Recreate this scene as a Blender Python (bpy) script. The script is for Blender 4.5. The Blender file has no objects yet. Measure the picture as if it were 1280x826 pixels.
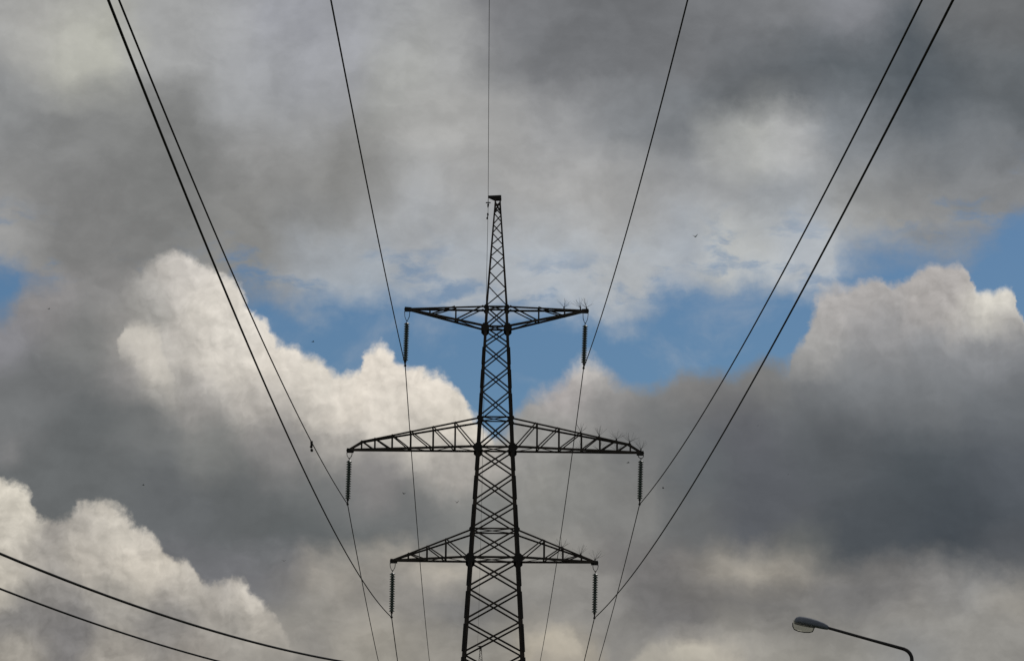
import bpy, math, random
import numpy as np
from mathutils import Vector, Matrix

random.seed(7)
scene = bpy.context.scene
COL = scene.collection
R = math.radians

# ------------------------------------------------------------------ camera
FPX, W0, H0 = 3500.0, 1280.0, 826.0
YAW, PITCH, ROLL = 0.0060018, 0.1886634, 0.0088041
CAM = Vector((0.0, -159.0909, 1.6))
FW = Vector((math.sin(YAW)*math.cos(PITCH), math.cos(YAW)*math.cos(PITCH), math.sin(PITCH)))
_r = Vector((math.cos(YAW), -math.sin(YAW), 0)); _u = _r.cross(FW)
RT = _r*math.cos(ROLL) + _u*math.sin(ROLL)
UP = -_r*math.sin(ROLL) + _u*math.cos(ROLL)
cd = bpy.data.cameras.new("camera"); cam = bpy.data.objects.new("camera", cd); COL.objects.link(cam)
cd.sensor_width = 36.0; cd.lens = 36.0*FPX/W0; cd.clip_start = 0.1; cd.clip_end = 20000
M = Matrix((RT, UP, -FW)).transposed().to_4x4(); M.translation = CAM
cam.matrix_world = M
scene.camera = cam
scene.view_settings.view_transform = 'Standard'; scene.view_settings.look = 'None'
scene.view_settings.exposure = 0; scene.view_settings.gamma = 1
scene.view_settings.use_curve_mapping = False
scene.cycles.max_bounces = 5
scene.cycles.use_denoising = False
scene.cycles.filter_width = 1.5

# ------------------------------------------------------------------ sun
SUN_EL, SUN_AZ = R(48), R(28)          # ahead of the camera, to the right, behind the cloud
sd = Vector((math.sin(SUN_AZ)*math.cos(SUN_EL), math.cos(SUN_AZ)*math.cos(SUN_EL), math.sin(SUN_EL)))
sl = bpy.data.lights.new("sun", 'SUN'); sl.energy = 1.0; sl.angle = R(10); sl.color = (1.0, 0.96, 0.9)
so = bpy.data.objects.new("sun", sl); COL.objects.link(so)
so.rotation_euler = (-sd).to_track_quat('-Z', 'Y').to_euler(); so.location = (0, 0, 120)

# ------------------------------------------------------------------ world: blue sky with layered clouds
SKY_STRENGTH = 0.1
world = bpy.data.worlds.new("World"); scene.world = world; world.use_nodes = True
NT = world.node_tree; NT.nodes.clear()
world.cycles.sampling_method = 'MANUAL'; world.cycles.sample_map_resolution = 256


class S:
    """one float socket of the world tree, with arithmetic"""
    def __init__(s, k): s.k = k
    def __add__(a, b): return mth('ADD', a, b)
    __radd__ = __add__
    def __mul__(a, b): return mth('MULTIPLY', a, b)
    __rmul__ = __mul__
    def __sub__(a, b): return mth('SUBTRACT', a, b)
    def __rsub__(a, b): return mth('SUBTRACT', b, a)
    def __truediv__(a, b): return mth('DIVIDE', a, b)


def put(inp, v):
    if isinstance(v, S): NT.links.new(v.k, inp)
    elif hasattr(v, 'is_output'): NT.links.new(v, inp)
    else: inp.default_value = v


def mth(op, a, b=None, c=None, clamp=False):
    n = NT.nodes.new('ShaderNodeMath'); n.operation = op; n.use_clamp = clamp
    for i, v in enumerate((a, b, c)):
        if v is not None: put(n.inputs[i], v)
    return S(n.outputs[0])


def vec(op, a, b=None, scale=None, out=0):
    n = NT.nodes.new('ShaderNodeVectorMath'); n.operation = op
    put(n.inputs[0], a)
    if b is not None: put(n.inputs[1], b)
    if scale is not None: put(n.inputs['Scale'], scale)
    return n.outputs[out]


def comb(x, y, z=0.0):
    n = NT.nodes.new('ShaderNodeCombineXYZ'); put(n.inputs[0], x); put(n.inputs[1], y); put(n.inputs[2], z)
    return n.outputs[0]


def sep(v):
    n = NT.nodes.new('ShaderNodeSeparateXYZ'); put(n.inputs[0], v)
    return [S(o) for o in n.outputs]


def smooth(x, a, b):
    n = NT.nodes.new('ShaderNodeMapRange'); n.interpolation_type = 'SMOOTHSTEP'
    put(n.inputs[0], x); put(n.inputs[1], a); put(n.inputs[2], b)
    n.inputs[3].default_value = 0; n.inputs[4].default_value = 1
    return S(n.outputs[0])


def noise(v, size, detail=5.0, rough=0.55, dist=0.0, off=(0, 0, 0), stretch=1.0):
    p = vec('MULTIPLY_ADD', v, (stretch/size, 1.0/size, 1.0/size))
    p.node.inputs[2].default_value = off
    n = NT.nodes.new('ShaderNodeTexNoise'); n.noise_dimensions = '2D'; n.normalize = True
    put(n.inputs['Vector'], p); n.inputs['Scale'].default_value = 1.0
    n.inputs['Detail'].default_value = detail; n.inputs['Roughness'].default_value = rough
    n.inputs['Distortion'].default_value = dist
    return n


def mixc(f, a, b):
    n = NT.nodes.new('ShaderNodeMix'); n.data_type = 'RGBA'; n.clamp_factor = True
    put(n.inputs[0], f); put(n.inputs[6], a); put(n.inputs[7], b)
    return n.outputs[2]


def lin(c):
    out = []
    for v in c:
        v = v/255.0
        out.append(v/12.92 if v <= 0.04045 else ((v+0.055)/1.055)**2.4)
    return out


# sky coordinates: azimuth and elevation, in units of 1/3500 rad (about a sixtieth of a degree)
def q_of(x, y):
    """the sky position seen at a place of the photograph"""
    d = (FW + RT*((x-W0/2)/FPX) + UP*((H0/2-y)/FPX)).normalized()
    return (math.atan2(d.x, d.y)*3440.0, math.asin(d.z)*3500.0)


tc = NT.nodes.new('ShaderNodeTexCoord')
dx, dy, dz = sep(vec('NORMALIZE', tc.outputs['Generated']))
QX = mth('ARCTAN2', dx, dy)*3440.0
QY = mth('ARCSINE', dz)*3500.0
Q = comb(QX, QY)


def warp(amount, size, detail, rough, off):
    a = noise(Q, size, detail, rough, off=off)
    v = vec('SUBTRACT', a.outputs['Color'], (0.5, 0.5, 0.5))
    return vec('SCALE', v, scale=float(amount))


def field(PX, PY, pts, x0, x1, y0, y1, step, base=(128, 127, 127), sharp=0.75, flat=1.0):
    """cloud tones over a stretch of sky, blended from (x, y, radius, (r, g, b)) spots: a stack of colour ramps along
    azimuth, one for every step of elevation, each fading into the next"""
    S_ = np.array([[*q_of(x, y), r*sharp, *lin(c)] for x, y, r, c in pts])
    lo, hi = q_of(x0, 413)[0], q_of(x1, 413)[0]
    top, bot = q_of(640, y0)[1], q_of(640, y1)[1]
    rows = int(round((top-bot)/step)) + 1
    gx = lo + (hi-lo)*np.linspace(0, 1, 32); gy = np.linspace(top, bot, rows)
    d2 = ((gx[None, :, None]-S_[:, 0])*flat)**2 + (gy[:, None, None]-S_[:, 1])**2
    w = 0.5**np.minimum(d2/S_[:, 2]**2, 60.0)
    wt = w.sum(-1) + 1e-4
    tone = (w @ S_[:, 3:] + 1e-4*np.array(lin(base)))/wt[..., None]
    # the stack lives in a node group of its own
    global NT
    G = bpy.data.node_groups.new('cloud_tones', 'ShaderNodeTree')
    for nm in ('X', 'Y'): G.interface.new_socket(nm, in_out='INPUT', socket_type='NodeSocketFloat')
    G.interface.new_socket('Color', in_out='OUTPUT', socket_type='NodeSocketColor')
    keep, NT = NT, G
    gi = G.nodes.new('NodeGroupInput'); go = G.nodes.new('NodeGroupOutput')
    u = mth('DIVIDE', S(gi.outputs[0]) - lo, hi-lo, clamp=True)
    v = (top - S(gi.outputs[1]))*((rows-1)/(top-bot))
    acc = None
    for i in range(rows):
        n = NT.nodes.new('ShaderNodeValToRGB'); cr = n.color_ramp; cr.interpolation = 'LINEAR'
        while len(cr.elements) < 32: cr.elements.new(0.5)
        for k, e in enumerate(cr.elements):
            e.position = k/31.0; e.color = (*tone[i, k], 1.0)
        put(n.inputs[0], u)
        acc = n.outputs[0] if acc is None else mixc(mth('SUBTRACT', v, float(i-1), clamp=True), acc, n.outputs[0])
    G.links.new(acc, go.inputs[0])
    NT = keep
    gn = NT.nodes.new('ShaderNodeGroup'); gn.node_tree = G
    put(gn.inputs[0], PX); put(gn.inputs[1], PY)
    return gn.outputs[0]


def curve(u, pts, x0=-160.0, x1=1440.0):
    """height of a cloud's edge (QY) along azimuth, from points of its outline"""
    qs = sorted(q_of(x, y) for x, y in pts)
    lo, hi = q_of(x0, 413)[0], q_of(x1, 413)[0]
    ys = [q[1] for q in qs]; ya, yb = min(ys)-10, max(ys)+10
    n = NT.nodes.new('ShaderNodeFloatCurve')
    t = mth('DIVIDE', u - lo, hi-lo, clamp=True)
    put(n.inputs['Value'], t)
    c = n.mapping.curves[0]
    P = [((q[0]-lo)/(hi-lo), (q[1]-ya)/(yb-ya)) for q in qs if lo < q[0] < hi]
    P = [(0.0, P[0][1])] + P + [(1.0, P[-1][1])]
    while len(c.points) < len(P): c.points.new(0.5, 0.5)
    for p, (a, b) in zip(c.points, P):
        p.location = (a, b); p.handle_type = 'AUTO_CLAMPED'
    n.mapping.extend = 'HORIZONTAL'; n.mapping.update()
    return S(n.outputs[0])*(yb-ya) + ya


# --- warped coordinates
w_big = warp(52, 150, 3, 0.5, (3.1, 7.7, 0))
w_mid = warp(40, 52, 5, 0.62, (11.3, 2.9, 0))
P_soft = vec('ADD', Q, vec('ADD', w_big, vec('SCALE', w_mid, scale=0.9)))
P_fine = vec('ADD', Q, vec('ADD', vec('SCALE', w_big, scale=0.35), vec('SCALE', w_mid, scale=0.75)))
P_deck = vec('ADD', Q, vec('SCALE', vec('ADD', w_big, w_mid), scale=0.45))
FX, FY, _ = sep(P_fine)
SX, SY, _ = sep(P_soft)

# cauliflower relief, lit from the upper right
def billow(v, size, off):
    p = vec('MULTIPLY_ADD', v, (1.0/size, 1.0/size, 0)); p.node.inputs[2].default_value = off
    n = NT.nodes.new('ShaderNodeTexVoronoi'); n.feature = 'SMOOTH_F1'; n.voronoi_dimensions = '2D'
    put(n.inputs['Vector'], p); n.inputs['Scale'].default_value = 1.0
    n.inputs['Detail'].default_value = 3.0; n.inputs['Roughness'].default_value = 0.55
    n.inputs['Lacunarity'].default_value = 2.1; n.inputs['Smoothness'].default_value = 0.6
    n.normalize = True
    return S(n.outputs['Distance'])

B1 = billow(P_fine, 46, (0.3, 0.7, 0))
B2 = billow(vec('ADD', P_fine, (5.0, 7.0, 0)), 46, (0.3, 0.7, 0))
relief = B2 - B1                       # positive on lobes facing the sun
lobes = 0.45 - B1
fine = S(noise(Q, 34, 5, 0.6, 0.3, (1.7, 4.1, 0)).outputs[0]) - 0.5
nick = S(noise(P_fine, 15, 4, 0.6, 0.2, (5.1, 0.6, 0)).outputs[0]) - 0.5
broad = S(noise(Q, 120, 5, 0.55, 0.4, (8.2, 5.5, 0), 0.7).outputs[0]) - 0.5
wisp = S(noise(P_deck, 95, 6, 0.6, 0.1, (4.4, 9.1, 0), 0.55).outputs[0]) - 0.5

# --- upper deck of soft cloud
A_PTS = [(30,20,60,(168,166,164)),(110,62,45,(182,180,170)),(60,50,40,(178,175,168)),(0,130,60,(140,140,141)),
 (50,200,80,(131,130,130)),(140,170,60,(134,133,132)),(220,210,70,(126,125,124)),(100,280,70,(127,125,124)),
 (340,120,60,(158,158,160)),(380,60,60,(160,160,166)),(330,200,55,(149,147,146)),(430,230,60,(137,135,133)),
 (310,265,60,(134,132,130)),(400,320,45,(152,155,160)),(230,40,50,(164,163,163)),(505,90,50,(168,167,164)),
 (570,60,40,(166,165,165)),(465,30,40,(154,154,157)),(555,150,45,(166,164,162)),(600,230,50,(158,156,155)),
 (520,275,50,(152,153,156)),(600,330,50,(163,167,173)),(455,360,45,(158,165,174)),(690,60,55,(118,118,121)),
 (625,10,40,(126,125,128)),(765,85,55,(111,111,114)),(850,45,50,(115,115,118)),(945,110,50,(103,105,109)),
 (1060,92,50,(97,101,106)),(1150,125,55,(86,91,97)),(1245,100,50,(99,102,106)),(1250,30,45,(112,112,114)),
 (1060,12,35,(136,136,141)),(960,15,35,(124,124,127)),(690,160,45,(151,150,151)),(765,150,40,(134,135,138)),
 (835,165,40,(117,119,123)),(700,235,50,(163,161,160)),(770,240,45,(160,158,157)),(860,235,45,(150,150,152)),
 (950,165,30,(177,176,172)),(1000,185,28,(170,169,169)),(935,195,28,(174,173,170)),(1055,150,35,(138,141,146)),
 (1100,200,40,(130,132,136)),(1200,185,50,(121,123,127)),(1150,250,45,(142,141,141)),(1090,275,40,(148,147,146)),
 (1240,245,40,(138,138,140)),(965,250,40,(148,150,154)),(780,325,40,(166,168,171)),(920,305,40,(173,173,171)),
 (855,305,36,(147,152,160)),(700,325,45,(165,169,175)),(1005,315,40,(163,167,173)),(0,290,40,(166,164,163)),
 (15,245,40,(142,140,139))]
A_EDGE = [(-150,330),(0,337),(40,344),(100,380),(200,390),(300,362),(370,378),(470,378),(520,372),(560,384),(620,392),(700,394),
 (780,388),(850,362),(930,347),(985,352),(1020,362),(1040,346),(1060,320),(1130,312),(1200,302),(1240,286),(1280,262),(1420,235)]
A_PTS = [(x, y, r, tuple(v + (6 if 440 < x < 1040 and y > 140 else 0) + (7 if x > 360 and 255 < y < 350 else 0) + (-1, 1, 1)[i] for i, v in enumerate(c))) for x, y, r, c in A_PTS]
eA = curve(SX, A_EDGE)
dA = SY - eA + wisp*70.0 + fine*18.0
mA = smooth(dA, -34.0, 30.0)
holes = smooth(S(noise(P_deck, 46, 6, 0.58, 0.1, (2.2, 1.2, 0), 0.42).outputs[0]), 0.50, 0.72) * smooth(dA, 105.0, 15.0)
mA = mA * (1.0 - holes*0.72)
cA = field(SX, SY, A_PTS, -120, 1400, -90, 420, 36)
torn = smooth(S(noise(P_deck, 105, 7, 0.58, 0.15, (6.6, 3.3, 0), 0.75).outputs[0]), 0.40, 0.62) - 0.5
torn2 = smooth(S(noise(P_deck, 50, 6, 0.58, 0.1, (1.6, 8.3, 0), 0.6).outputs[0]), 0.38, 0.64) - 0.5
torn3 = smooth(S(noise(P_deck, 21, 5, 0.6, 0.1, (3.6, 5.3, 0), 0.7).outputs[0]), 0.36, 0.66) - 0.5
cA = vec('SCALE', cA, scale=1.0 + broad*0.20 + fine*0.06 + torn*0.10 + torn2*0.07 + torn3*0.045)

# --- low bank near the horizon
F_PTS = [(925,706,30,(164,158,147)),(985,706,26,(152,147,138)),(1050,710,26,(132,129,124)),(1120,716,24,(124,122,119)),(900,694,22,(150,146,138)),(830,745,26,(112,111,110)),(900,756,26,(108,107,106)),(1040,750,26,(113,112,111)),(1000,780,24,(132,130,126)),(920,786,26,(142,139,133)),(1132,766,18,(152,149,143)),(850,692,34,(118,116,115)),(880,742,30,(124,121,117)),
 (960,762,34,(113,112,111)),(840,765,34,(110,109,110)),(1080,735,40,(113,113,114)),(1150,742,34,(126,124,122)),(1230,712,34,(131,130,128)),
 (1262,745,24,(157,153,145)),(1180,785,45,(142,140,135)),(1050,792,40,(140,138,133)),(945,800,34,(151,148,141)),(800,795,34,(140,138,134)),
 (720,762,36,(138,136,132)),(690,812,28,(178,170,155)),(640,722,34,(140,138,133)),(560,700,30,(180,173,161)),(520,742,30,(139,136,131)),
 (575,768,30,(118,118,118)),(600,802,30,(142,139,132)),(452,792,30,(163,158,148)),(402,724,28,(169,163,153)),(445,745,28,(139,136,131)),
 (362,735,28,(119,119,120)),(385,795,30,(140,137,132)),(320,700,36,(114,115,118)),(865,816,18,(188,181,168)),(905,820,16,(180,174,162)),(820,815,14,(172,167,156)),
 (470,815,28,(152,148,139)),(1240,800,34,(148,146,141)),(345,802,22,(155,151,143)),(375,765,22,(147,144,137)),(425,735,24,(152,148,140)),(1200,742,26,(140,140,139)),(1080,818,28,(148,146,140)),(1000,818,28,(152,149,141)),(1140,812,26,(140,141,141)),(350,705,20,(122,122,124)),(540,800,28,(150,146,138))]
cF = field(FX, FY, F_PTS, 300, 1340, 660, 850, 18, (138,136,132), 0.72, 0.7)
cF = vec('SCALE', cF, scale=1.0 + fine*0.12 + relief*0.18 + torn2*0.15 + torn3*0.05 + torn*0.09 + broad*0.10)

# --- big cumulus on the right
E_PTS = [(700,490,26,(166,161,159)),(730,452,24,(192,188,183)),(762,502,34,(140,137,137)),(680,540,34,(151,148,146)),(722,585,38,(138,136,134)),
 (850,482,30,(129,126,126)),(830,525,34,(117,117,119)),(900,492,34,(118,116,117)),(960,472,28,(124,122,122)),(922,540,40,(96,98,103)),
 (1000,502,36,(108,109,113)),(1040,382,30,(168,165,163)),(1022,432,28,(160,157,156)),(1090,372,30,(166,163,161)),(1182,345,26,(175,171,168)),
 (1165,382,28,(172,168,165)),(1240,380,24,(212,208,198)),(1262,400,20,(170,167,163)),(1188,407,18,(180,176,171)),(1100,422,34,(150,148,150)),
 (1178,436,30,(140,140,144)),(1250,442,34,(139,139,143)),(1080,482,40,(124,125,129)),(1160,502,44,(119,120,124)),(1252,512,44,(111,113,118)),
 (1050,562,50,(90,94,98)),(1150,585,55,(79,85,90)),(1250,585,50,(87,92,98)),(1200,650,55,(71,77,83)),(1080,655,45,(77,82,87)),
 (950,622,45,(90,93,98)),(880,582,40,(101,103,107)),(800,562,38,(120,119,120)),(790,642,38,(128,126,125)),(870,655,34,(105,105,107)),
 (700,652,36,(138,136,134)),(650,602,34,(151,148,144)),(660,684,28,(130,129,128)),(1250,690,30,(88,91,95)),(1000,685,26,(104,104,104))]
E_EDGE = [(560,585),(600,560),(640,522),(655,504),(666,487),(690,479),(702,462),(716,457),(730,441),(745,451),(760,469),(790,478),(828,481),
 (840,466),(870,462),(902,466),(940,456),(974,446),(986,451),(996,462),(1003,452),(1008,400),(1014,372),(1030,352),(1060,355),(1072,350),(1085,346),
 (1104,355),(1130,342),(1150,332),(1180,323),(1198,324),(1208,342),(1218,364),(1235,366),(1250,359),(1265,360),(1272,374),(1277,396),(1292,402),(1430,410)]
sharpE = smooth(FX, q_of(1035,413)[0], q_of(1075,413)[0])      # the right-hand heads are crisper
eL = (curve(FX - 13.0, E_EDGE) + curve(FX, E_EDGE) + curve(FX + 13.0, E_EDGE))*0.3333
eR = (curve(FX - 3.0, E_EDGE) + curve(FX + 3.0, E_EDGE))*0.5
eE = eL + (eR - eL)*sharpE
dE = eE - FY + lobes*9.0 + fine*10.0
drop = (SX - q_of(860, 413)[0])*0.09      # its base sinks to the right
dE = dE*(0.75 + sharpE*0.9) + nick*8.0
mE = smooth(dE, -7.0, 17.0) * smooth(SY + wisp*34.0 + drop, q_of(860,716)[1], q_of(860,655)[1])
E_PTS = [(x, y, r, (c[0]-2, c[1], c[2]-1) if 100 < c[1] < 160 else c) for x, y, r, c in E_PTS]
cE = field(FX, FY, E_PTS, 610, 1330, 310, 740, 24)
rimE = smooth(dE, 46.0, 4.0)
def lit(c):     # how strongly a part of the cloud is lit: only lit heads show crisp lobes, the bellies stay smooth
    return smooth(sep(c)[1], 0.13, 0.42)
hE = lit(cE)
cE = vec('SCALE', cE, scale=1.0 + (relief*0.80 + fine*0.14 + nick*0.08)*(hE*0.85 + 0.15) + torn*0.07 + torn2*0.05 + broad*0.14 + rimE*0.09)

# --- big cumulus on the left
C_PTS = [(60,382,34,(140,138,138)),(110,422,38,(124,123,124)),(50,482,38,(111,111,114)),(110,542,42,(99,100,103)),(55,592,38,(105,106,109)),
 (140,365,28,(138,137,136)),(150,400,24,(148,146,143)),(180,372,22,(163,161,157)),(182,402,22,(160,158,153)),(210,350,18,(184,180,174)),(150,440,18,(152,149,145)),(180,440,18,(176,172,166)),(196,465,18,(178,174,167)),(200,490,18,(170,167,161)),(150,470,20,(132,131,130)),(172,474,16,(142,140,138)),(214,425,16,(184,180,174)),
 (230,350,26,(199,194,187)),(262,382,28,(217,211,201)),(300,422,28,(224,218,208)),(282,462,28,(214,208,198)),(230,430,24,(194,189,181)),
 (340,452,28,(220,213,202)),(402,492,30,(206,200,190)),(330,502,30,(184,179,172)),(250,502,28,(158,155,151)),(180,542,38,(114,114,116)),
 (262,562,36,(124,123,123)),(352,560,34,(140,138,136)),(422,552,30,(168,164,158)),(432,506,26,(216,208,196)),(392,470,22,(222,215,203)),(372,455,18,(226,219,208)),(465,462,26,(222,214,202)),(482,512,28,(214,207,196)),
 (540,482,28,(224,216,204)),(562,522,26,(216,209,197)),(520,552,26,(190,185,176)),(560,592,28,(167,163,157)),(470,600,32,(133,131,130)),
 (520,642,34,(114,114,116)),(402,612,40,(110,110,112)),(300,622,45,(97,98,101)),(382,662,38,(95,97,100)),(480,672,30,(109,110,112)),
 (250,652,34,(105,106,110)),(580,652,30,(125,124,124)),(200,602,36,(102,103,107)),(18,530,28,(119,119,122)),(8,420,28,(132,132,136)),
 (15,560,14,(138,137,137)),(150,590,30,(103,104,107))]
C_EDGE = [(-150,400),(-20,392),(6,384),(20,368),(28,352),(60,340),(110,336),(168,338),(198,326),(226,316),(250,326),(276,346),(300,368),
 (320,394),(335,411),(346,426),(374,432),(400,448),(428,463),(442,462),(455,441),(468,430),(488,433),(500,451),(530,462),(560,476),(575,489),
 (590,510),(606,532),(640,556),(700,590),(800,640),(1420,700)]
eC = curve(FX, C_EDGE)
dC = eC - FY + lobes*11.0 + fine*12.0 + nick*9.0
softC = smooth(FX, q_of(235,330)[0], q_of(120,330)[0])
mC = smooth(FX, q_of(690,560)[0], q_of(598,560)[0]) * smooth(dC, -5.0 - softC*14.0, 12.0 + softC*26.0) * smooth(SY + wisp*60.0, q_of(420,722)[1], q_of(420,662)[1])
C_PTS = [(x, y, r, (c[0]-1, c[1]+1, c[2]-1) if c[1] < 130 else c) for x, y, r, c in C_PTS]
cC = field(FX, FY, C_PTS, 0, 660, 305, 725, 20)
hC = lit(cC)
cC = vec('SCALE', cC, scale=1.0 + (relief*0.80 + fine*0.14 + nick*0.10)*(hC*0.85 + 0.15) + torn*0.08 + torn2*0.07 + broad*0.14)

# --- a small lit head in front of its left flank
H_EDGE = [(-150,640),(120,560),(138,500),(145,450),(150,420),(156,410),(168,407),(184,410),(198,415),(206,428),(212,452),(222,500),(240,560),(1420,640)]
eH = (curve(FX - 3.0, H_EDGE) + curve(FX + 3.0, H_EDGE))*0.5
dH = eH - FY + lobes*8.0 + nick*10.0
mH = smooth(dH, -6.0, 14.0) * smooth(FY*0.8 + FX*0.55 + wisp*16.0, q_of(175,455)[1]*0.8 + q_of(175,455)[0]*0.55 - 16.0, q_of(175,455)[1]*0.8 + q_of(175,455)[0]*0.55 + 16.0)*smooth(FX, q_of(226,450)[0], q_of(200,450)[0])*0.62
cH = vec('SCALE', comb(*lin((212, 206, 195))), scale=1.0 + relief*0.4 + fine*0.2)

# --- bright cumulus heads low on the left
D_PTS = [(28,618,24,(203,198,185)),(20,662,28,(196,191,179)),(0,720,28,(186,181,169)),(42,702,24,(165,161,153)),(100,652,26,(170,166,158)),
 (132,634,18,(190,185,174)),(162,664,22,(194,189,178)),(110,692,26,(178,173,163)),(170,712,24,(191,185,173)),(202,712,20,(190,184,172)),
 (62,742,26,(138,136,132)),(150,752,28,(152,149,142)),(230,727,18,(187,182,172)),(262,747,20,(164,160,152)),(310,745,18,(190,185,175)),
 (330,777,20,(177,172,162)),(290,792,26,(150,147,140)),(202,782,30,(134,132,128)),(82,792,30,(117,116,115)),(30,772,26,(124,123,121)),
 (30,818,26,(152,148,139)),(150,818,28,(152,148,140)),(250,818,28,(146,142,135)),(66,662,16,(146,143,138)),(62,690,18,(150,147,141)),(132,652,14,(196,191,180)),(180,684,14,(200,194,183)),(206,735,16,(158,154,147)),(336,757,10,(198,193,183)),(284,738,12,(168,164,157))]
D_EDGE = [(-150,590),(-20,592),(2,598),(22,604),(44,624),(58,648),(76,650),(100,636),(128,627),(146,640),(164,655),(186,671),(204,690),(215,705),
 (236,707),(254,729),(270,733),(300,727),(320,744),(334,762),(346,782),(362,808),(385,835),(440,870),(1420,900)]
eD = curve(FX, D_EDGE)
dD = eD - FY + lobes*15.0 + fine*18.0 + nick*13.0
mD = smooth(dD, -6.0, 12.0)*(1.0 - 0.75*smooth(FX - FY*0.8, q_of(318,752)[0] - q_of(318,752)[1]*0.8, q_of(372,810)[0] - q_of(372,810)[1]*0.8))
D_PTS = [(x, y, r, (c[0]+3, c[1]+2, c[2]+2)) for x, y, r, c in D_PTS]
cD = field(FX, FY, D_PTS, -20, 380, 585, 845, 14)
cD = vec('SCALE', cD, scale=1.03 + relief*1.0 + nick*0.16 + fine*0.18 + torn2*0.12 + broad*0.12)

# --- two small bright heads just above the bottom of the view
G_PTS = [(868,818,22,(192,186,172)),(905,824,18,(182,176,164)),(822,820,16,(172,167,156)),(690,806,22,(182,174,159)),(706,796,16,(184,177,163)),(672,818,16,(160,154,144)),
 (868,850,30,(160,156,146)),(690,850,30,(158,152,142))]
G_EDGE = [(-150,900),(560,880),(630,858),(656,828),(668,804),(684,787),(700,783),(714,791),(724,812),(740,838),(770,840),(792,824),(806,812),(832,808),(862,806),(898,809),(924,820),(946,838),(1000,870),(1420,900)]
dG = curve(FX, G_EDGE) - FY + lobes*6.0 + nick*8.0
mG = smooth(dG, -8.0, 12.0)*0.85
cG = vec('SCALE', field(FX, FY, G_PTS, 630, 960, 775, 850, 12), scale=1.0 + relief*0.4 + fine*0.15)

# --- clear sky
sky = NT.nodes.new('ShaderNodeTexSky'); sky.sky_type = 'NISHITA'; sky.sun_disc = False
sky.sun_elevation = SUN_EL; sky.sun_rotation = SUN_AZ; sky.altitude = 100; sky.dust_density = 0.6; sky.ozone_density = 2.0
blue = vec('MULTIPLY', sky.outputs[0], (0.275, 0.380, 0.460))
mF = smooth(SY + wisp*30.0, q_of(640,520)[1], q_of(640,600)[1])
inv = 1.0/SKY_STRENGTH
veil = smooth(S(noise(P_deck, 120, 7, 0.6, 0.2, (9.2, 0.4, 0), 0.6).outputs[0]), 0.52, 0.86)
col = mixc(veil*0.45, blue, vec('SCALE', vec('ADD', (0, 0, 0), lin((168, 174, 182))), scale=inv))
for m, c in ((mA, cA), (mF, cF), (mG, cG), (mE, cE), (mC, cC), (mH, cH), (mD, cD)):
    col = mixc(m, col, vec('SCALE', c, scale=inv))
bg = NT.nodes.new('ShaderNodeBackground'); put(bg.inputs[0], col); bg.inputs[1].default_value = SKY_STRENGTH
wo = NT.nodes.new('ShaderNodeOutputWorld'); NT.links.new(bg.outputs[0], wo.inputs[0])


# ------------------------------------------------------------------ materials
def material(name, base, rough=0.6, metal=0.0, var=0.25, scale=3.0, second=None, bump=0.0, transmission=0.0, spec=0.5):
    m = bpy.data.materials.new(name); m.use_nodes = True
    t = m.node_tree; b = t.nodes['Principled BSDF']
    tcn = t.nodes.new('ShaderNodeTexCoord')
    n = t.nodes.new('ShaderNodeTexNoise'); n.inputs['Scale'].default_value = scale; n.inputs['Detail'].default_value = 6
    n.inputs['Roughness'].default_value = 0.65
    t.links.new(tcn.outputs['Object'], n.inputs['Vector'])
    r = t.nodes.new('ShaderNodeValToRGB')
    s2 = second or tuple(min(1, v*(1+var)) for v in base)
    r.color_ramp.elements[0].color = (*[v*(1-var) for v in base], 1); r.color_ramp.elements[0].position = 0.3
    r.color_ramp.elements[1].color = (*s2, 1); r.color_ramp.elements[1].position = 0.72
    t.links.new(n.outputs[0], r.inputs[0]); t.links.new(r.outputs[0], b.inputs['Base Color'])
    b.inputs['Roughness'].default_value = rough; b.inputs['Metallic'].default_value = metal
    b.inputs['Specular IOR Level'].default_value = spec
    b.inputs['Transmission Weight'].default_value = transmission
    if bump:
        bp = t.nodes.new('ShaderNodeBump'); bp.inputs['Strength'].default_value = bump
        t.links.new(n.outputs[0], bp.inputs['Height']); t.links.new(bp.outputs[0], b.inputs['Normal'])
    return m


M_STEEL = material('weathered_steel', (0.030, 0.028, 0.026), 0.75, 0, 0.4, 1.1, (0.068, 0.054, 0.044), spec=0.3)
M_PLATE = material('plate_steel', (0.026, 0.025, 0.024), 0.75, 0, 0.3, 2.5, spec=0.2)
M_WIRE = material('aluminium_strand', (0.035, 0.035, 0.036), 0.7, 0, 0.2, 4, spec=0.2)
M_CABLE = material('black_sheath', (0.012, 0.012, 0.013), 0.6, 0, 0.2, 4, spec=0.3)
M_GLASS = material('green_insulator_glass', (0.085, 0.120, 0.105), 0.35, 0, 0.2, 6, transmission=0.15, spec=0.35)
M_CAP = material('galvanised_cap', (0.045, 0.045, 0.045), 0.75, 0, 0.2, 6, spec=0.2)
M_SPIKE = material('spike_wire', (0.06, 0.06, 0.06), 0.6, 0, 0.2, 6)
M_LAMP = material('grey_lamp_paint', (0.17, 0.195, 0.245), 0.65, 0, 0.12, 8, spec=0.25)
M_POLE = material('galvanised_pole', (0.045, 0.045, 0.048), 0.55, 0.2, 0.2, 5, spec=0.3)
M_BOWL = material('clear_lamp_bowl', (0.70, 0.70, 0.64), 0.25, 0, 0.06, 9)
_t = M_BOWL.node_tree; _b = _t.nodes['Principled BSDF']; _o = _t.nodes['Material Output']
_tr = _t.nodes.new('ShaderNodeBsdfTransparent'); _tr.inputs[0].default_value = (0.93, 0.93, 0.88, 1)
_mx = _t.nodes.new('ShaderNodeMixShader'); _mx.inputs[0].default_value = 0.22
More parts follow.
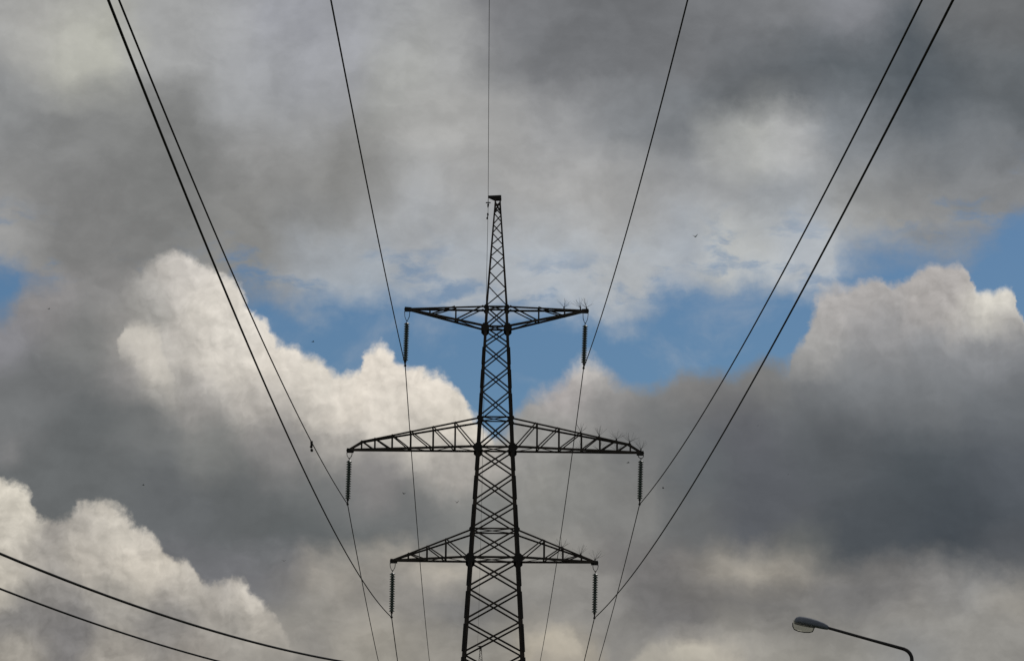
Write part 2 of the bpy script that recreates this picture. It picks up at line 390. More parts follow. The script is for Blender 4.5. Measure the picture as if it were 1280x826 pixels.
_t.links.new(_tr.outputs[0], _mx.inputs[1]); _t.links.new(_b.outputs[0], _mx.inputs[2]); _t.links.new(_mx.outputs[0], _o.inputs[0])
M_CONC = material('concrete', (0.30, 0.29, 0.27), 0.9, 0, 0.2, 3, bump=0.2)
M_GRASS = material('grass', (0.030, 0.050, 0.014), 0.95, 0, 0.3, 0.08, (0.070, 0.075, 0.030))
M_BIRD = material('dark_feathers', (0.02, 0.02, 0.022), 0.8, 0, 0.2, 30)


# ------------------------------------------------------------------ mesh helpers
class MB:
    """collects simple shapes into one mesh"""
    def __init__(s): s.v = []; s.f = []
    def add(s, v, f):
        o = len(s.v); s.v += [tuple(p) for p in v]; s.f += [tuple(i+o for i in q) for q in f]
    def prism(s, prof, p, q, ax, ay, prof2=None):
        """sweep a closed 2-D profile from p to q"""
        p, q = Vector(p), Vector(q); n = len(prof)
        prof2 = prof2 or prof
        v = [p + ax*a + ay*b for a, b in prof] + [q + ax*a + ay*b for a, b in prof2]
        f = [(i, (i+1) % n, n+(i+1) % n, n+i) for i in range(n)]
        f += [tuple(range(n-1, -1, -1)), tuple(range(n, 2*n))]
        s.add(v, f)
    def bar(s, p, q, w, h=None, ref=(0, 1, 0)):
        h = h or w; d = (Vector(q)-Vector(p)).normalized(); ax = d.cross(Vector(ref))
        if ax.length < 1e-4: ax = d.cross(Vector((1, 0, 0)))
        ax.normalize(); ay = ax.cross(d).normalized()
        s.prism([(-w/2, -h/2), (w/2, -h/2), (w/2, h/2), (-w/2, h/2)], p, q, ax, ay)
    def angle(s, p, q, w, t, ax, ay, w2=None):
        """steel angle section: corner on the line p-q, flanges along ax and ay"""
        w2 = w2 or w; d = (Vector(q)-Vector(p)).normalized()
        ax = Vector(ax); ax = (ax - d*ax.dot(d)).normalized()
        ay = Vector(ay); ay = (ay - d*ay.dot(d) - ax*ay.dot(ax)).normalized()
        pr = lambda w: [(0, 0), (w, 0), (w, t), (t, t), (t, w), (0, w)]
        s.prism(pr(w), p, q, ax, ay, pr(w2))
    def tube(s, pts, rad, n=6, cap=True):
        pts = [Vector(p) for p in pts]
        rad = rad if isinstance(rad, (list, tuple)) else [rad]*len(pts)
        ref = None; v = []; f = []
        for i, p in enumerate(pts):
            d = (pts[min(i+1, len(pts)-1)] - pts[max(i-1, 0)]).normalized()
            if ref is None:
                ref = d.cross(Vector((0, 0, 1)))
                if ref.length < 1e-3: ref = d.cross(Vector((0, 1, 0)))
            ax = (ref - d*ref.dot(d)).normalized(); ay = d.cross(ax); ref = ax
            v += [p + ax*math.cos(2*math.pi*k/n)*rad[i] + ay*math.sin(2*math.pi*k/n)*rad[i] for k in range(n)]
        for i in range(len(pts)-1):
            f += [(i*n+k, i*n+(k+1) % n, (i+1)*n+(k+1) % n, (i+1)*n+k) for k in range(n)]
        if cap: f += [tuple(range(n-1, -1, -1)), tuple((len(pts)-1)*n+k for k in range(n))]
        s.add(v, f)
    def lathe(s, prof, n=14, o=(0, 0, 0)):
        o = Vector(o); v = []; f = []
        for r, z in prof:
            v += [o + Vector((r*math.cos(2*math.pi*k/n), r*math.sin(2*math.pi*k/n), z)) for k in range(n)]
        for i in range(len(prof)-1):
            f += [(i*n+k, i*n+(k+1) % n, (i+1)*n+(k+1) % n, (i+1)*n+k) for k in range(n)]
        f += [tuple(range(n-1, -1, -1)), tuple((len(prof)-1)*n+k for k in range(n))]
        s.add(v, f)
    def plate(s, c, r, n, thick, axis, ang=0.0, ry=None):
        """polygonal gusset plate"""
        c = Vector(c); d = Vector(axis).normalized(); ax = d.cross(Vector((0, 0, 1))).normalized(); ay = ax.cross(d)
        prof = [(r*math.cos(ang+2*math.pi*k/n), (ry or r)*math.sin(ang+2*math.pi*k/n)) for k in range(n)]
        s.prism(prof, c - d*thick/2, c + d*thick/2, ax, ay)


ALL = []                       # every mesh of the near tower, for the far tower's single mesh


def link(name, mb, mat, parent=None, smooth_=False, log=False):
    me = bpy.data.meshes.new(name); me.from_pydata(mb.v, [], mb.f); me.update()
    if smooth_:
        me.polygons.foreach_set('use_smooth', [True]*len(me.polygons))
    me.materials.append(mat)
    o = bpy.data.objects.new(name, me); COL.objects.link(o)
    if parent is not None: o.parent = parent
    if log: ALL.append(mb)
    return o


def tag(o, label=None, cat=None, group=None, kind=None):
    for k, v in (('label', label), ('category', cat), ('group', group), ('kind', kind)):
        if v: o[k] = v
    return o


def empty(name, loc, label, cat, group=None):
    o = bpy.data.objects.new(name, None); COL.objects.link(o); o.location = loc; o.empty_display_size = 0.3
    return tag(o, label, cat, group)


# ------------------------------------------------------------------ ground
def ground_z(x, y):
    t = max(0.0, min(1.0, y/371.0)); t = t*t*(3-2*t)
    return 2.3*t


g = MB()
xs = [-6000, -2500, -900, -300, -120, -60, -30, -12, 0, 12, 30, 60, 120, 300, 900, 2500, 6000]
ys = [-3000, -1200, -500, -260, -200, -170, -140, -110, -80, -50, -20, 10, 50, 100, 150, 200, 260, 310, 371, 450, 700, 1500, 4000, 9000]
gv = [(x, y, ground_z(x, y)) for y in ys for x in xs]
gf = [(j*len(xs)+i, j*len(xs)+i+1, (j+1)*len(xs)+i+1, (j+1)*len(xs)+i) for j in range(len(ys)-1) for i in range(len(xs)-1)]
g.add(gv, gf)
tag(link('ground', g, M_GRASS), kind='structure')

# ------------------------------------------------------------------ lattice tower
TX = 0.055                     # the tower's axis


def width(z):
    P = [(0, 5.08), (25.0, 2.09), (33.25, 1.285), (39.75, 0.34)]
    for (a, wa), (b, wb) in zip(P, P[1:]):
        if z <= b: return wa + (wb-wa)*(z-a)/(b-a)
    return P[-1][1]


PANELS = [0.2, 3.3, 6.3, 8.9, 11.2, 13.21, 15.08, 16.92, 18.65, 20.30, 21.86, 23.52, 25.0, 26.75, 28.31, 29.71, 31.02, 32.06, 33.24]
PEAK = [33.26, 34.27, 35.33, 36.22, 36.90, 37.50, 38.14, 38.72, 39.20, 39.52]

tower = empty('lattice_tower', (TX, 0, 0), 'tall dark steel lattice pylon with three pairs of arms, nearest and largest tower', 'pylon', 'lattice towers of the power line')


def corner(sx, sy, z):
    h = width(z)/2
    return Vector((sx*h, sy*h, z))


for sx in (-1, 1):
    for sy in (-1, 1):
        mb = MB()
        for z0, z1, w, w2, t in ((0.0, 13.21, .22, .215, .03), (13.21, 18.65, .21, .20, .028), (18.65, 25.0, .195, .175, .026), (25.0, 33.25, .165, .145, .024), (33.25, 39.75, .105, .08, .018)):
            mb.angle(corner(sx, sy, z0), corner(sx, sy, z1), w, t, (-sx, 0, 0), (0, -sy, 0), w2)
        leg = link('leg', mb, M_STEEL, tower, log=True)
        # cover angles on the outside of the leg, interrupted at the bracing joints
        for a, b in list(zip(PANELS, PANELS[1:]))[4:-1]:
            if 31.9 < b: continue
            sp = MB(); za, zb = a+0.16, b-0.16
            off = Vector((sx*.042, sy*.042, 0))
            sp.angle(corner(sx, sy, za)+off, corner(sx, sy, zb)+off, .15, .04, (-sx, 0, 0), (0, -sy, 0))
            link('splice_angle', sp, M_PLATE, leg, log=True)
    # foundations
for sx in (-1, 1):
    for sy in (-1, 1):
        mb = MB(); h = width(0)/2
        mb.prism([(-.45, -.45), (.45, -.45), (.45, .45), (-.45, .45)], (sx*h, sy*h, -.6), (sx*h, sy*h, 0.18), Vector((1, 0, 0)), Vector((0, 1, 0)),
                 [(-.32, -.32), (.32, -.32), (.32, .32), (-.32, .32)])
        link('footing', mb, M_CONC, tower)

# four faces of bracing
for axis in ((0, -1), (0, 1), (-1, 0), (1, 0)):
    mb = MB(); nx, ny = axis; N = Vector((nx, ny, 0)); T = Vector((-ny, nx, 0))
    def pt(side, z, inset=0.0):
        h = width(z)/2
        return N*(h-inset) + T*(side*(h-0.05)) + Vector((0, 0, z))
    for i, (a, b) in enumerate(zip(PANELS, PANELS[1:])):
        bw = .10 if a < 18 else (.09 if a < 26 else .078)
        za, zb = a+.05, b-.05
        mb.angle(pt(-1, za, .03), pt(1, zb, .03), bw, .012, (0, 0, 1), -N)
        mb.angle(pt(1, za, .075), pt(-1, zb, .075), bw, .012, (0, 0, 1), -N)
        nodes = PEAK if ny != 1 else [33.26] + [max(33.27, z-.68*width(z)) for z in PEAK[1:]]
    for i, (a, b) in enumerate(zip(nodes, nodes[1:])):
        if b - a < .1: continue
        sd_ = (1 if i % 2 == 0 else -1)
        if ny == 1: sd_ = -sd_          # the far face is seen from behind: it runs the same way, lower down
        mb.angle(pt(-sd_, a+.03, .02), pt(sd_, b-.02, .02), .062, .010, (0, 0, 1), -N)
    h_, h2 = 38.72, 39.52
    mb.angle(pt(1, h_+.2, .05), pt(-1, h2, .05), .055, .010, (0, 0, 1), -N)
    mb.angle(pt(-1, h_+.2, .035), pt(1, h2, .035), .055, .010, (0, 0, 1), -N)
    link('face_bracing', mb, M_STEEL, tower, log=True)

# horizontal frames at arm level
for z, w in ((33.24, .09), (32.06, .10), (26.75, .08), (25.0, .11), (20.30, .085), (18.65, .12)):
    mb = MB(); h = width(z)/2
    for sy in (-1, 1):
        mb.angle((-h+.05, sy*(h-.11), z), (h-.05, sy*(h-.11), z), w, .014, (0, 0, 1), (0, -sy, 0))
    for sx in (-1, 1):
        mb.angle((sx*(h-.11), -h+.12, z+.002), (sx*(h-.11), h-.12, z+.002), w, .014, (0, 0, 1), (-sx, 0, 0))
    mb.bar((-h+.15, -h+.15, z+.03), (h-.15, h-.15, z+.03), .055, .015)
    mb.bar((-h+.15, h-.15, z+.06), (h-.15, -h+.15, z+.06), .055, .015)
    link('horizontal_frame', mb, M_STEEL, tower, log=True)

# gusset plates where arms meet the legs
for z, r in ((33.22, .16), (32.04, .25), (26.72, .17), (25.0, .27), (20.28, .17), (18.65, .28)):
    for sx in (-1, 1):
        for sy in (-1, 1):
            mb = MB(); c = corner(sx, sy, z)
            mb.plate(c + Vector((-sx*.05, sy*.012, 0)), r, 8, .02, (0, 1, 0), math.pi/8, r*1.05)
            link('gusset_plate', mb, M_PLATE, tower, log=True)

# peak bracket carrying the earth wire
mb = MB()
prof = [(-.55, 39.86), (-.545, 39.93), (.20, 39.97), (.22, 39.70), (-.16, 39.68)]
for y in (-.16, .16):
    mb.prism([(a, b) for a, b in prof], (0, y-.01, 0), (0, y+.01, 0), Vector((1, 0, 0)), Vector((0, 0, 1)))
mb.bar((-.53, -.15, 39.895), (-.53, .15, 39.895), .06)
mb.bar((-.05, -.15, 39.93), (-.05, .15, 39.93), .05); mb.bar((.16, -.15, 39.90), (.16, .15, 39.90), .05)
mb.bar((-.16, -.15, 39.65), (-.16, .15, 39.65), .05); mb.bar((.16, -.15, 39.66), (.16, .15, 39.66), .05)
link('peak_bracket', mb, M_PLATE, tower, log=True)


def arm(s, zt, zb, tip, verticals, shoulder=None, cw=.12, up=False):
    """one tapering lattice arm; zt, zb: heights of its upper and lower chord at the leg"""
    X, Z = tip
    root = bpy.data.objects.new('cross_arm', None); COL.objects.link(root); root.parent = tower; root.empty_display_size = .3
    hb, ht = width(zb)/2, width(zt)/2
    def yat(x, h): return h + (.09-h)*max(0, (x-h)/(X-h))
    def low(x, sy): 
        t = (x-hb)/(X-hb); return Vector((s*x, sy*yat(x, hb), zb + (Z-.03-zb)*t))
    def upp(x, sy):
        if shoulder and x > shoulder[0]:
            t = (x-shoulder[0])/(X-shoulder[0]); z = shoulder[1] + (Z+.05-shoulder[1])*t
        elif shoulder:
            t = (x-ht)/(shoulder[0]-ht); z = zt + (shoulder[1]-zt)*t
        else:
            t = (x-ht)/(X-ht); z = zt + (Z+.06-zt)*t
        return Vector((s*x, sy*yat(x, ht), z))
    for sy in (-1, 1):
        mb = MB(); mb.angle(low(hb, sy), low(X, sy), cw*1.05, .016, (0, 0, 1), (0, -sy, 0))
        link('lower_chord', mb, M_STEEL, root, log=True)
        mb = MB()
        if shoulder:
            mb.angle(upp(ht, sy), upp(shoulder[0], sy), cw*.85, .014, (0, 0, -1), (0, -sy, 0))
            mb.angle(upp(shoulder[0]-.05, sy), upp(X, sy), cw*.95, .014, (0, 0, -1), (0, -sy, 0))
        else:
            mb.angle(upp(ht, sy), upp(X, sy), cw*.85, .014, (0, 0, -1), (0, -sy, 0))
        link('upper_chord', mb, M_STEEL, root, log=True)
    mb = MB(); xs_ = sorted(verticals)
    for sy in (-1, 1):
        D = Vector((0, -sy*.02, 0)); D2 = Vector((0, -sy*.045, 0))
        for x in xs_:
            mb.angle(low(x, sy)+D, upp(x, sy)+D, .08, .011, (1, 0, 0), (0, -sy, 0))
        seq = [hb+.05] + xs_
        for a, b in zip(seq, seq[1:]):
            if up:      # outer foot to inner head
                mb.angle(low(b, sy)+D2, upp(max(a, ht), sy)+D2, .072, .011, (0, 0, 1), (0, -sy, 0))
            else:       # outer head to inner foot
                mb.angle(upp(b, sy)+D2, low(a, sy)+D2, .072, .011, (0, 0, 1), (0, -sy, 0))
    link('side_bracing', mb, M_STEEL, root, log=True)
    seq = [hb+.1] + xs_; sy = 1
    for x in xs_:
        mb = MB(); mb.bar(low(x, -1)+Vector((0, .02, .03)), low(x, 1)+Vector((0, -.02, .03)), .07, .02, (0, 0, 1)); link('strut', mb, M_STEEL, root, log=True)
        mb = MB(); mb.bar(upp(x, -1)+Vector((0, .02, -.03)), upp(x, 1)+Vector((0, -.02, -.03)), .06, .02, (0, 0, 1)); link('strut', mb, M_STEEL, root, log=True)
    for a, b in zip(seq, seq[1:]):
        mb = MB(); mb.bar(low(a, sy)+Vector((0, -sy*.03, .055)), low(b, -sy)+Vector((0, sy*.03, .055)), .08, .02, (0, 0, 1)); sy = -sy
        link('plan_diagonal', mb, M_STEEL, root, log=True)
    mb = MB()
    mb.prism([(-.36, -.12), (.03, -.12), (.06, .0), (.02, .13), (-.36, .10)], (s*X, -.115, Z), (s*X, -.095, Z), Vector((s, 0, 0)), Vector((0, 0, 1)))
    mb.prism([(-.36, -.12), (.03, -.12), (.06, .0), (.02, .13), (-.36, .10)], (s*X, .095, Z), (s*X, .115, Z), Vector((s, 0, 0)), Vector((0, 0, 1)))
    mb.bar((s*(X-.05), -.094, Z), (s*(X-.05), .094, Z), .16, .10, (0, 0, 1))
    mb.bar((s*(X-.32), -.094, Z), (s*(X-.32), .094, Z), .10, .10, (0, 0, 1))
    link('tip_plate', mb, M_PLATE, root, log=True)


for s in (-1, 1):
    arm(s, 33.30, 32.06, (5.29, 33.16), [2.40, 3.90], None, .12, True)
    arm(s, 26.75, 25.0, (8.48, 24.88), [2.35, 3.61, 4.90, 5.96, 6.95, 7.71], (7.71, 25.42), .12)
    arm(s, 20.30, 18.65, (5.88, 18.56), [2.80, 3.87, 4.93], None, .12)

# the next tower down the line, far behind the first: too small to show its parts
far = MB()
for mb in ALL: far.add(mb.v, mb.f)
fo = link('lattice_tower', far, M_STEEL); fo.location = (-2.2, 371.0, 2.3)
tag(fo, 'far lattice pylon, only its small narrow peak showing between the legs of the near pylon', 'pylon', 'lattice towers of the power line')

# ------------------------------------------------------------------ insulators and conductors
# attachment (at the clamp), near span (drift, slope, curvature), far span (drift, slope, curvature)
LINES = {
 'LL': ((-5.731, 0, 15.370), (-.00512, .05018, .000429), (-.00548, .1170, .0003323)),
 'LM': ((-8.352, 0, 21.783), (.00004, .05073, .000349), (-.00369, .11747, .0003335)),
 'LT': ((-5.188, 0, 29.847), (.00453, .06110, .000162), (-.00768, .1173, .0003326)),
 'RT': ((5.106, 0, 29.809), (.00764, .06790, .000457), (-.00442, .11645, .0003305)),
 'RM': ((8.339, 0, 21.943), (.00654, .05902, .000368), (-.00608, .11625, .000329)),
 'RL': ((5.774, 0, 15.432), (.01957, .03572, .000409), (-.01036, .1170, .0003318)),
}
HANG = {'LL': (-5.72, 18.44), 'LM': (-8.30, 24.76), 'LT': (-5.12, 33.04), 'RT': (5.21, 33.04), 'RM': (8.42, 24.76), 'RL': (5.83, 18.44)}
WHERE = {'L': ('left', 'lowest'), 'R': ('right', 'lowest')}
ROW = {'T': 'top', 'M': 'long middle', 'L': 'lowest'}

disc_mb = MB(); disc_mb.lathe([(.05, .072), (.078, .068), (.088, .03), (.105, .022), (.140, .002), (.160, -.026), (.162, -.040), (.150, -.046), (.125, -.040), (.11, -.055), (.095, -.042), (.08, -.060), (.05, -.062), (.045, -.075)], 16)
disc_me = None


def wire_pts(A, c, L, sgn):
    a, b, k = c; n = 90; out = []
    for i in range(n+1):
        t = L*(i/n)**1.35
        out.append(Vector((A[0]+a*t, A[1]+sgn*t, A[2]-b*t+k*t*t)))
    return out


for k, (A, cn, cf) in LINES.items():
    hx, hz = HANG[k]; top = Vector((hx+TX*0, 0, hz)); bot = Vector(A)
    d = (bot-top); L = d.length; d.normalize()
    side = 'left' if k[0] == 'L' else 'right'; row = ROW[k[1]]
    ins = empty('insulator_string', top, 'dark green glass disc insulator string hanging from the %s arm on the %s side' % (row, side), 'insulator', 'insulator strings under the arms')
    ins.rotation_euler = (-d).to_track_quat('Z', 'X').to_euler()
    body = 16*.139; z0 = -(L-.30-body)
    # hanger: two rod loops and a link
    mb = MB(); zl = z0+.12
    for yy in (-.10, .10):
        for xx in (-.13, .13):
            mb.tube([(xx, yy, .10), (xx*1.15, yy, -.05), (xx*1.0, yy*.7, zl*.55), (xx*.35, yy*.25, zl*.95), (0, 0, zl)], .017, 6)
    mb.tube([(0, 0, zl+.03), (0, 0, z0+.06)], .035, 8)
    link('hanger', mb, M_CAP, ins)
    for i in range(16):
        if disc_me is None:
            dob = link('disc', disc_mb, M_GLASS, ins, True); disc_me = dob.data
        else:
            dob = bpy.data.objects.new('disc', disc_me); COL.objects.link(dob); dob.parent = ins
        dob.location = (0, 0, z0 - .139*(i+.45)); dob.rotation_euler = (0, 0, .3*i)
    mb = MB(); zc = z0-body
    mb.tube([(0, 0, zc+.02), (0, 0, zc-.06), (0, 0, zc-.10), (0, 0, -L+.05)], [.05, .085, .04, .035], 8)
    mb.tube([(0, -.26, -L+.015), (0, -.16, -L+.005), (0, 0, -L+.0), (0, .16, -L+.005), (0, .26, -L+.015)], [.035, .055, .075, .055, .035], 8)
    link('suspension_clamp', mb, M_CAP, ins, True)
    # conductor, one continuous wire over both spans
    mb = MB()
    pts = list(reversed(wire_pts(A, cn, 175.0, -1))) + wire_pts(A, cf, 371.0, 1)[1:]
    mb.tube(pts, .0265, 6)
    tag(link('conductor_wire', mb, M_WIRE, None, True),
        'power conductor running through the insulator of the %s arm on the %s' % (row, side), 'power line', 'conductors of the power line')

# earth wire and its fitting at the peak
EW = Vector((-.50, 0, 39.42))
mb = MB()
pts = list(reversed(wire_pts(EW, (.0022, .062, .00035), 175.0, -1))) + wire_pts(EW, (-.0065, .084, .00025), 371.0, 1)[1:]
mb.tube(pts, .0125, 6)
tag(link('earth_wire', mb, M_WIRE, None, True), 'thin earth wire rising straight up from the peak of the pylon', 'power line')
fit = empty('earth_wire_hanger', (-.50, 0, 39.88), 'small suspension fitting hanging under the left tip of the pylon peak', 'fitting')
mb = MB(); mb.tube([(0, 0, .03), (0, 0, -.30)], .018, 6); mb.tube([(0, 0, -.30), (0, 0, -.42)], .03, 8)
link('link_rod', mb, M_PLATE, fit)
mb = MB(); mb.tube([(-.14, 0, -.345), (-.05, 0, -.33), (.05, 0, -.33), (.14, 0, -.345)], .035, 6)
link('arcing_horn', mb, M_PLATE, fit)
mb = MB(); mb.tube([(0, -.14, -.44), (0, -.05, -.465), (0, .05, -.465), (0, .14, -.45)], [.03, .06, .06, .03], 8); mb.tube([(0, 0, -.44), (-.01, 0, -.62)], [.05, .035], 8)
link('clamp', mb, M_PLATE, fit)
mb = MB(); mb.tube([(-.02, .6, -.87), (-.01, .75, -.93)], .05, 8); mb.tube([(-.05, .85, -1.06), (-.05, .95, -1.10)], .05, 8); mb.tube([(-.02, .7, -.9), (-.05, .9, -1.08)], .018, 6)
o = link('vibration_damper', mb, M_PLATE)
o.location = (-.50, 0, 39.88 + .02)
tag(o, 'tiny dumbbell damper on the thin wire just below the pylon peak', 'damper')

# the damper hanging on the left middle conductor
A, cn, _ = LINES['LM']; t = 30.0
for i in range(200):
    t = 10 + i*.4
    P = Vector((A[0]+cn[0]*t, -t, A[2]-cn[1]*t+cn[2]*t*t)); q = P-CAM
    yy = H0/2 - FPX*q.dot(UP)/q.dot(FW)
    if yy < 553: break
dm = empty('vibration_damper', P, 'dark damper weight clipped on the left conductor above the long middle arm', 'damper')
mb = MB(); mb.tube([(0, 0, .05), (0, 0, -.20)], [.06, .05], 8); link('clip', mb, M_PLATE, dm)
mb = MB(); mb.tube([(0, -.22, -.22), (0, 0, -.17), (0, .22, -.22)], .015, 6); link('messenger', mb, M_PLATE, dm)
mb = MB(); mb.tube([(0, -.30, -.27), (0, -.27, -.25), (0, -.15, -.24), (0, -.12, -.24)], [.03, .065, .065, .03], 8); link('weight', mb, M_PLATE, dm)
mb = MB(); mb.tube([(0, .30, -.37), (0, .27, -.35), (0, .15, -.33), (0, .12, -.32)], [.03, .065, .065, .03], 8); link('weight', mb, M_PLATE, dm)

# ------------------------------------------------------------------ bird spikes on the right-hand arms
def spikes(loc, n, size, label, seed):
    rnd = random.Random(seed); mb = MB()
    mb.tube([(0, 0, -.05), (0, 0, .10)], .04, 6)
    for i in range(n):
        a = rnd.uniform(-1.25, 1.25); b = rnd.uniform(-.5, .5); l = size*rnd.uniform(.7, 1.1)
        dvec = Vector((math.sin(a), math.sin(b)*.7, math.cos(a)*.9+.1)).normalized()
        side = Vector((rnd.uniform(-.08, .08), rnd.uniform(-.08, .08), .03))
        p0 = Vector((0, 0, .06)); mb.tube([p0, p0+dvec*l*.55, p0+dvec*l+side], [.0058, .0048, .0032], 4)
    o = link('bird_spikes', mb, M_SPIKE); o.location = loc
    tag(o, label, 'bird spikes', 'bird spikes on the right arms')


def upper(x, zt, h, X, Z, sh=None):
    if sh and x > sh[0]: return sh[1] + (Z-sh[1])*(x-sh[0])/(X-sh[0])
    if sh: return zt + (sh[1]-zt)*(x-h)/(sh[0]-h)
    return zt + (Z-zt)*(x-h)/(X-h)


n = 0
for x, lab in ((3.90, 'bristly bird spikes on the top right arm, nearest its pylon'), (4.85, 'bristly bird spikes in the middle of the three on the top right arm'), (5.20, 'bristly bird spikes at the very tip of the top right arm')):
    spikes((x+TX, -.12, 33.30 - .02*x/5.3), 11, .56, lab, 10+n); n += 1
MIDL = ['bristly bird spikes standing on the long right arm where the top wire passes behind', 'second cluster of bristly bird spikes outward along the long right arm',
        'third cluster of bristly bird spikes outward along the long right arm', 'bristly bird spikes on the bend of the long right arm']
for x, lab in zip((4.90, 5.96, 6.95, 7.71), MIDL):
    spikes((x+TX, -.12, upper(x, 26.78, 1.0, 8.48, 24.95, (7.71, 25.46))), 11, .58, lab, 30+n); n += 1
spikes((8.36+TX, 0, 25.05), 11, .60, 'bristly bird spikes at the very tip of the long right arm', 55)
for x, lab in zip((4.95, 6.0, 7.0), ('bristly bird spikes low inside the long right arm, nearest the pylon', 'bristly bird spikes low inside the long right arm, middle of three', 'bristly bird spikes low inside the long right arm, outermost of three')):
    spikes((x+TX, .25, 25.02), 10, .52, lab, 60+n); n += 1
for x, lab in ((3.87, 'bristly bird spikes on the lowest right arm, nearest the pylon'), (4.93, 'bristly bird spikes halfway down the outer slope of the lowest right arm'), (5.74, 'bristly bird spikes at the very tip of the lowest right arm')):
    spikes((x+TX, -.1, upper(x, 20.33, 1.3, 5.88, 18.62)), 11, .56, lab, 80+n); n += 1
spikes((3.95+TX, .3, 18.72), 9, .48, 'bristly bird spikes low inside the lowest right arm', 99)

# ------------------------------------------------------------------ street lamp
LY = -91.09
lamp = empty('street_lamp', (10.16, LY, 0), 'grey street lamp with a cobra head on a long bent arm', 'street lamp')
mb = MB()
pts = [(0, 0, -.3), (0, 0, 2.0), (0, 0, 4.2), (0, 0, 6.50)]; rad = [.085, .08, .062, .05]
bend = [(0, 0, 6.50)]
for i in range(1, 9):
    a = R(76)*i/8; r_ = .27
    bend.append((-r_*(1-math.cos(a)), 0, 6.575 + r_*math.sin(a))); 
pts += bend[1:]; rad += [.045]*8
link('pole', (mb.tube(pts, rad, 12), mb)[1], M_POLE, lamp, True)
ex = Vector(bend[-1]); hd = Vector((-2.02, 0, 7.325))
mb = MB(); mb.tube([ex + (ex-hd)*.01, ex.lerp(hd, .5)+Vector((0, 0, .0)), hd + (hd-ex).normalized()*.12], [.043, .038, .034], 10)
link('arm', mb, M_POLE, lamp, True)
# head: body lofted along its own axis (axis points to the tip)
ax = Vector((-.84, 0, .165)).normalized(); upv = Vector((.193, 0, .981)).normalized()
def loft(secs, n=16):
    mb = MB(); v = []; f = []
    for (l, top_, bot_, wd) in secs:
        for k in range(n):
            a = 2*math.pi*k/n; c_, s_ = math.cos(a), math.sin(a)
            h_ = top_*(abs(s_)**.8) if s_ >= 0 else -bot_*(abs(s_)**.8)
            v.append(hd + ax*l + Vector((0, wd*math.copysign(abs(c_)**.75, c_), 0)) + upv*h_)
    for i in range(len(secs)-1):
        f += [(i*n+k, i*n+(k+1) % n, (i+1)*n+(k+1) % n, (i+1)*n+k) for k in range(n)]
    f += [tuple(range(n-1, -1, -1)), tuple((len(secs)-1)*n+k for k in range(n))]
    mb.add(v, f); return mb
link('housing', loft([(0, .045, .045, .05), (.04, .07, .05, .075), (.14, .105, .055, .11), (.30, .135, .05, .145), (.46, .15, .05, .16), (.62, .15, .05, .165), (.74, .135, .05, .155), (.81, .09, .045, .12), (.84, .03, .02, .05)]), M_LAMP, lamp, True)
bo = link('lamp_bowl', loft([(.33, .02, .05, .06), (.36, .02, .16, .11), (.42, .02, .19, .135), (.55, .02, .215, .145), (.70, .02, .215, .14), (.80, .02, .195, .11), (.845, .02, .13, .08), (.86, .02, .05, .05)]), M_BOWL, lamp, True)
mb = MB()
rim = []
for i in range(21):
    a = 2*math.pi*i/20
    rim.append(hd + ax*(.57+.25*math.cos(a)) + Vector((0, .15*math.sin(a), 0)) + upv*(-.055))
mb.tube(rim, .012, 6); link('bowl_rim', mb, M_POLE, bo)
mb = MB()
keel = [hd + ax*l + upv*z for l, z in ((.33, -.055), (.355, -.165), (.42, -.196), (.55, -.221), (.70, -.221), (.80, -.20), (.85, -.135), (.865, -.05))]
mb.tube(keel, .013, 6); link('bowl_hinge', mb, M_POLE, bo)

# ------------------------------------------------------------------ service cables low on the left, and their two poles (outside the view)
def cab(D, drop): 
    return Vector((-7.3 + .26*(D-40), CAM.y + D, .00278489551*D*D - .294303252*D + 13.3323554 - drop))
for drop, rad, lab in ((0.0, .0215, 'upper and thicker of the two black cables sloping across the low left'), (.50, .0165, 'lower and thinner of the two black cables sloping across the low left')):
    mb = MB(); mb.tube([cab(28 + 40*i/60, drop) for i in range(61)], rad, 8)
    tag(link('overhead_cable', mb, M_CABLE, None, True), lab, 'cable', 'street cables low on the left')
for D, lab in ((28, 'concrete street pole carrying two black cables, near the camera'), (68, 'concrete street pole carrying two black cables, in front of the pylon')):
    p = cab(D, 0); po = empty('utility_pole', (p.x, p.y, 0), lab, 'utility pole', 'street poles of the cables')
    off = -.16 if D < 40 else .16
    mb = MB(); mb.tube([(0, off, -.5), (0, off, p.z+.12)], [.14, .10], 12); link('shaft', mb, M_CONC, po, True)
    for dr in (0, .5):
        mb = MB(); mb.tube([(0, 0, p.z-dr), (0, off*.4, p.z-dr)], .03, 8); link('bracket', mb, M_PLATE, po)

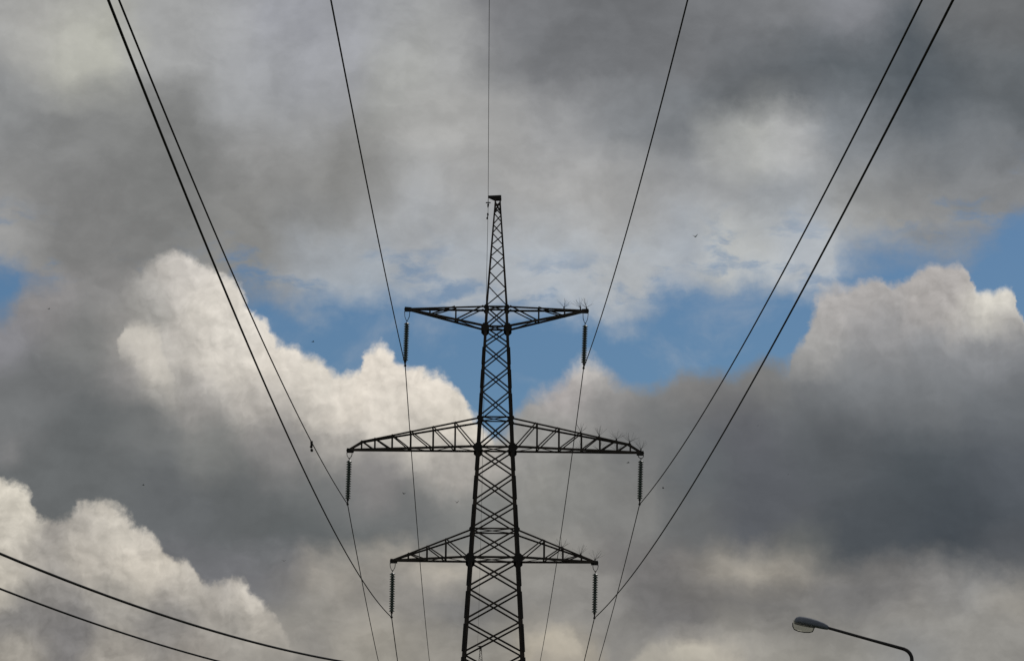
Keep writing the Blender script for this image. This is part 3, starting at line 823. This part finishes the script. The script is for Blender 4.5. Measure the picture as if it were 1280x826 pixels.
# ------------------------------------------------------------------ birds far off in the sky
def bird(loc, size, heading, flap, label):
    mb = MB(); s = size
    body = [(-.30*s, .0), (-.26*s, .025*s), (-.12*s, .06*s), (.05*s, .075*s), (.18*s, .06*s), (.25*s, .05*s), (.31*s, .04*s), (.36*s, .012*s), (.40*s, .003*s)]
    mb.tube([(x, 0, 0) for x, r in body], [max(r, .003*s) for x, r in body], 8)
    mb.add([(-.24*s, -.02*s, .005*s), (-.24*s, .02*s, .005*s), (-.46*s, .09*s, 0), (-.40*s, 0, 0), (-.46*s, -.09*s, 0), (-.30*s, 0, -.015*s)],
           [(0, 1, 2, 3), (0, 3, 4), (1, 0, 5), (2, 1, 5), (3, 2, 5), (4, 3, 5), (0, 4, 5)])
    for sy in (-1, 1):
        a = flap; c_, s_ = math.cos(a), math.sin(a)
        pl = [(.14, .05, .02), (.18, .28, .02), (.10, .55, .01), (-.10, .78, 0), (-.06, .50, 0), (-.10, .26, .005), (-.10, .05, .01)]
        v = [(x*s, sy*y*c_*s, (y*s_+z)*s) for x, y, z in pl] + [(x*s, sy*y*c_*s, (y*s_-z)*s) for x, y, z in pl]
        m_ = len(pl)
        mb.add(v, [tuple(range(m_)), tuple(range(2*m_-1, m_-1, -1))] + [(i, (i+1) % m_, m_+(i+1) % m_, m_+i) for i in range(m_)])
    o = link('bird', mb, M_BIRD); o.location = loc; o.rotation_euler = (0, R(-6), heading)
    tag(o, label, 'bird', 'birds in the sky')


for (x, y, z, s, hd_, fl, lab) in (
 (13.76, 30, 44.43, .24, .9, .6, 'dark bird between the upper right conductors, highest of all the birds'),
 (-12.54, 30, 36.78, .20, .3, .15, 'dark bird in the blue gap left of the top insulator'),
 (-6.11, 30, 26.34, .17, 2.4, .5, 'dark bird below the long left arm, beside its insulator'),
 (-2.51, 30, 25.77, .19, 1.2, .7, 'dark bird just left of the pylon legs, under the long arm'),
 (-23.84, 30, 26.77, .17, .2, .2, 'dark bird against the dark cloud on the far left, above the bright heads'),
 (-14.15, 30, 21.68, .16, 1.9, .6, 'dark bird left of the lowest left arm, beyond the thick conductor'),
 (9.12, 30, 28.62, .20, .05, .12, 'dark gliding bird just under the tip of the long right arm'),
 (11.52, 30, 26.89, .16, 2.9, .5, 'dark bird right of the insulator of the long right arm'),
 (17.98, 30, 31.25, .11, 1.4, .5, 'tiny bird against the dark cloud right of both right conductors'),
 (-30.73, 30, 38.89, .14, .4, .2, 'tiny bird far to the left near the patch of blue at the edge'),
 (20.03, 30, 27.91, .09, 1.0, .4, 'faintest bird, low against the darkest cloud on the right'),
 (-.10, 30, 42.0-18.1, .0, 0, 0, '')):
    if s: bird((x, y, z), s*1.6, hd_, fl, lab)
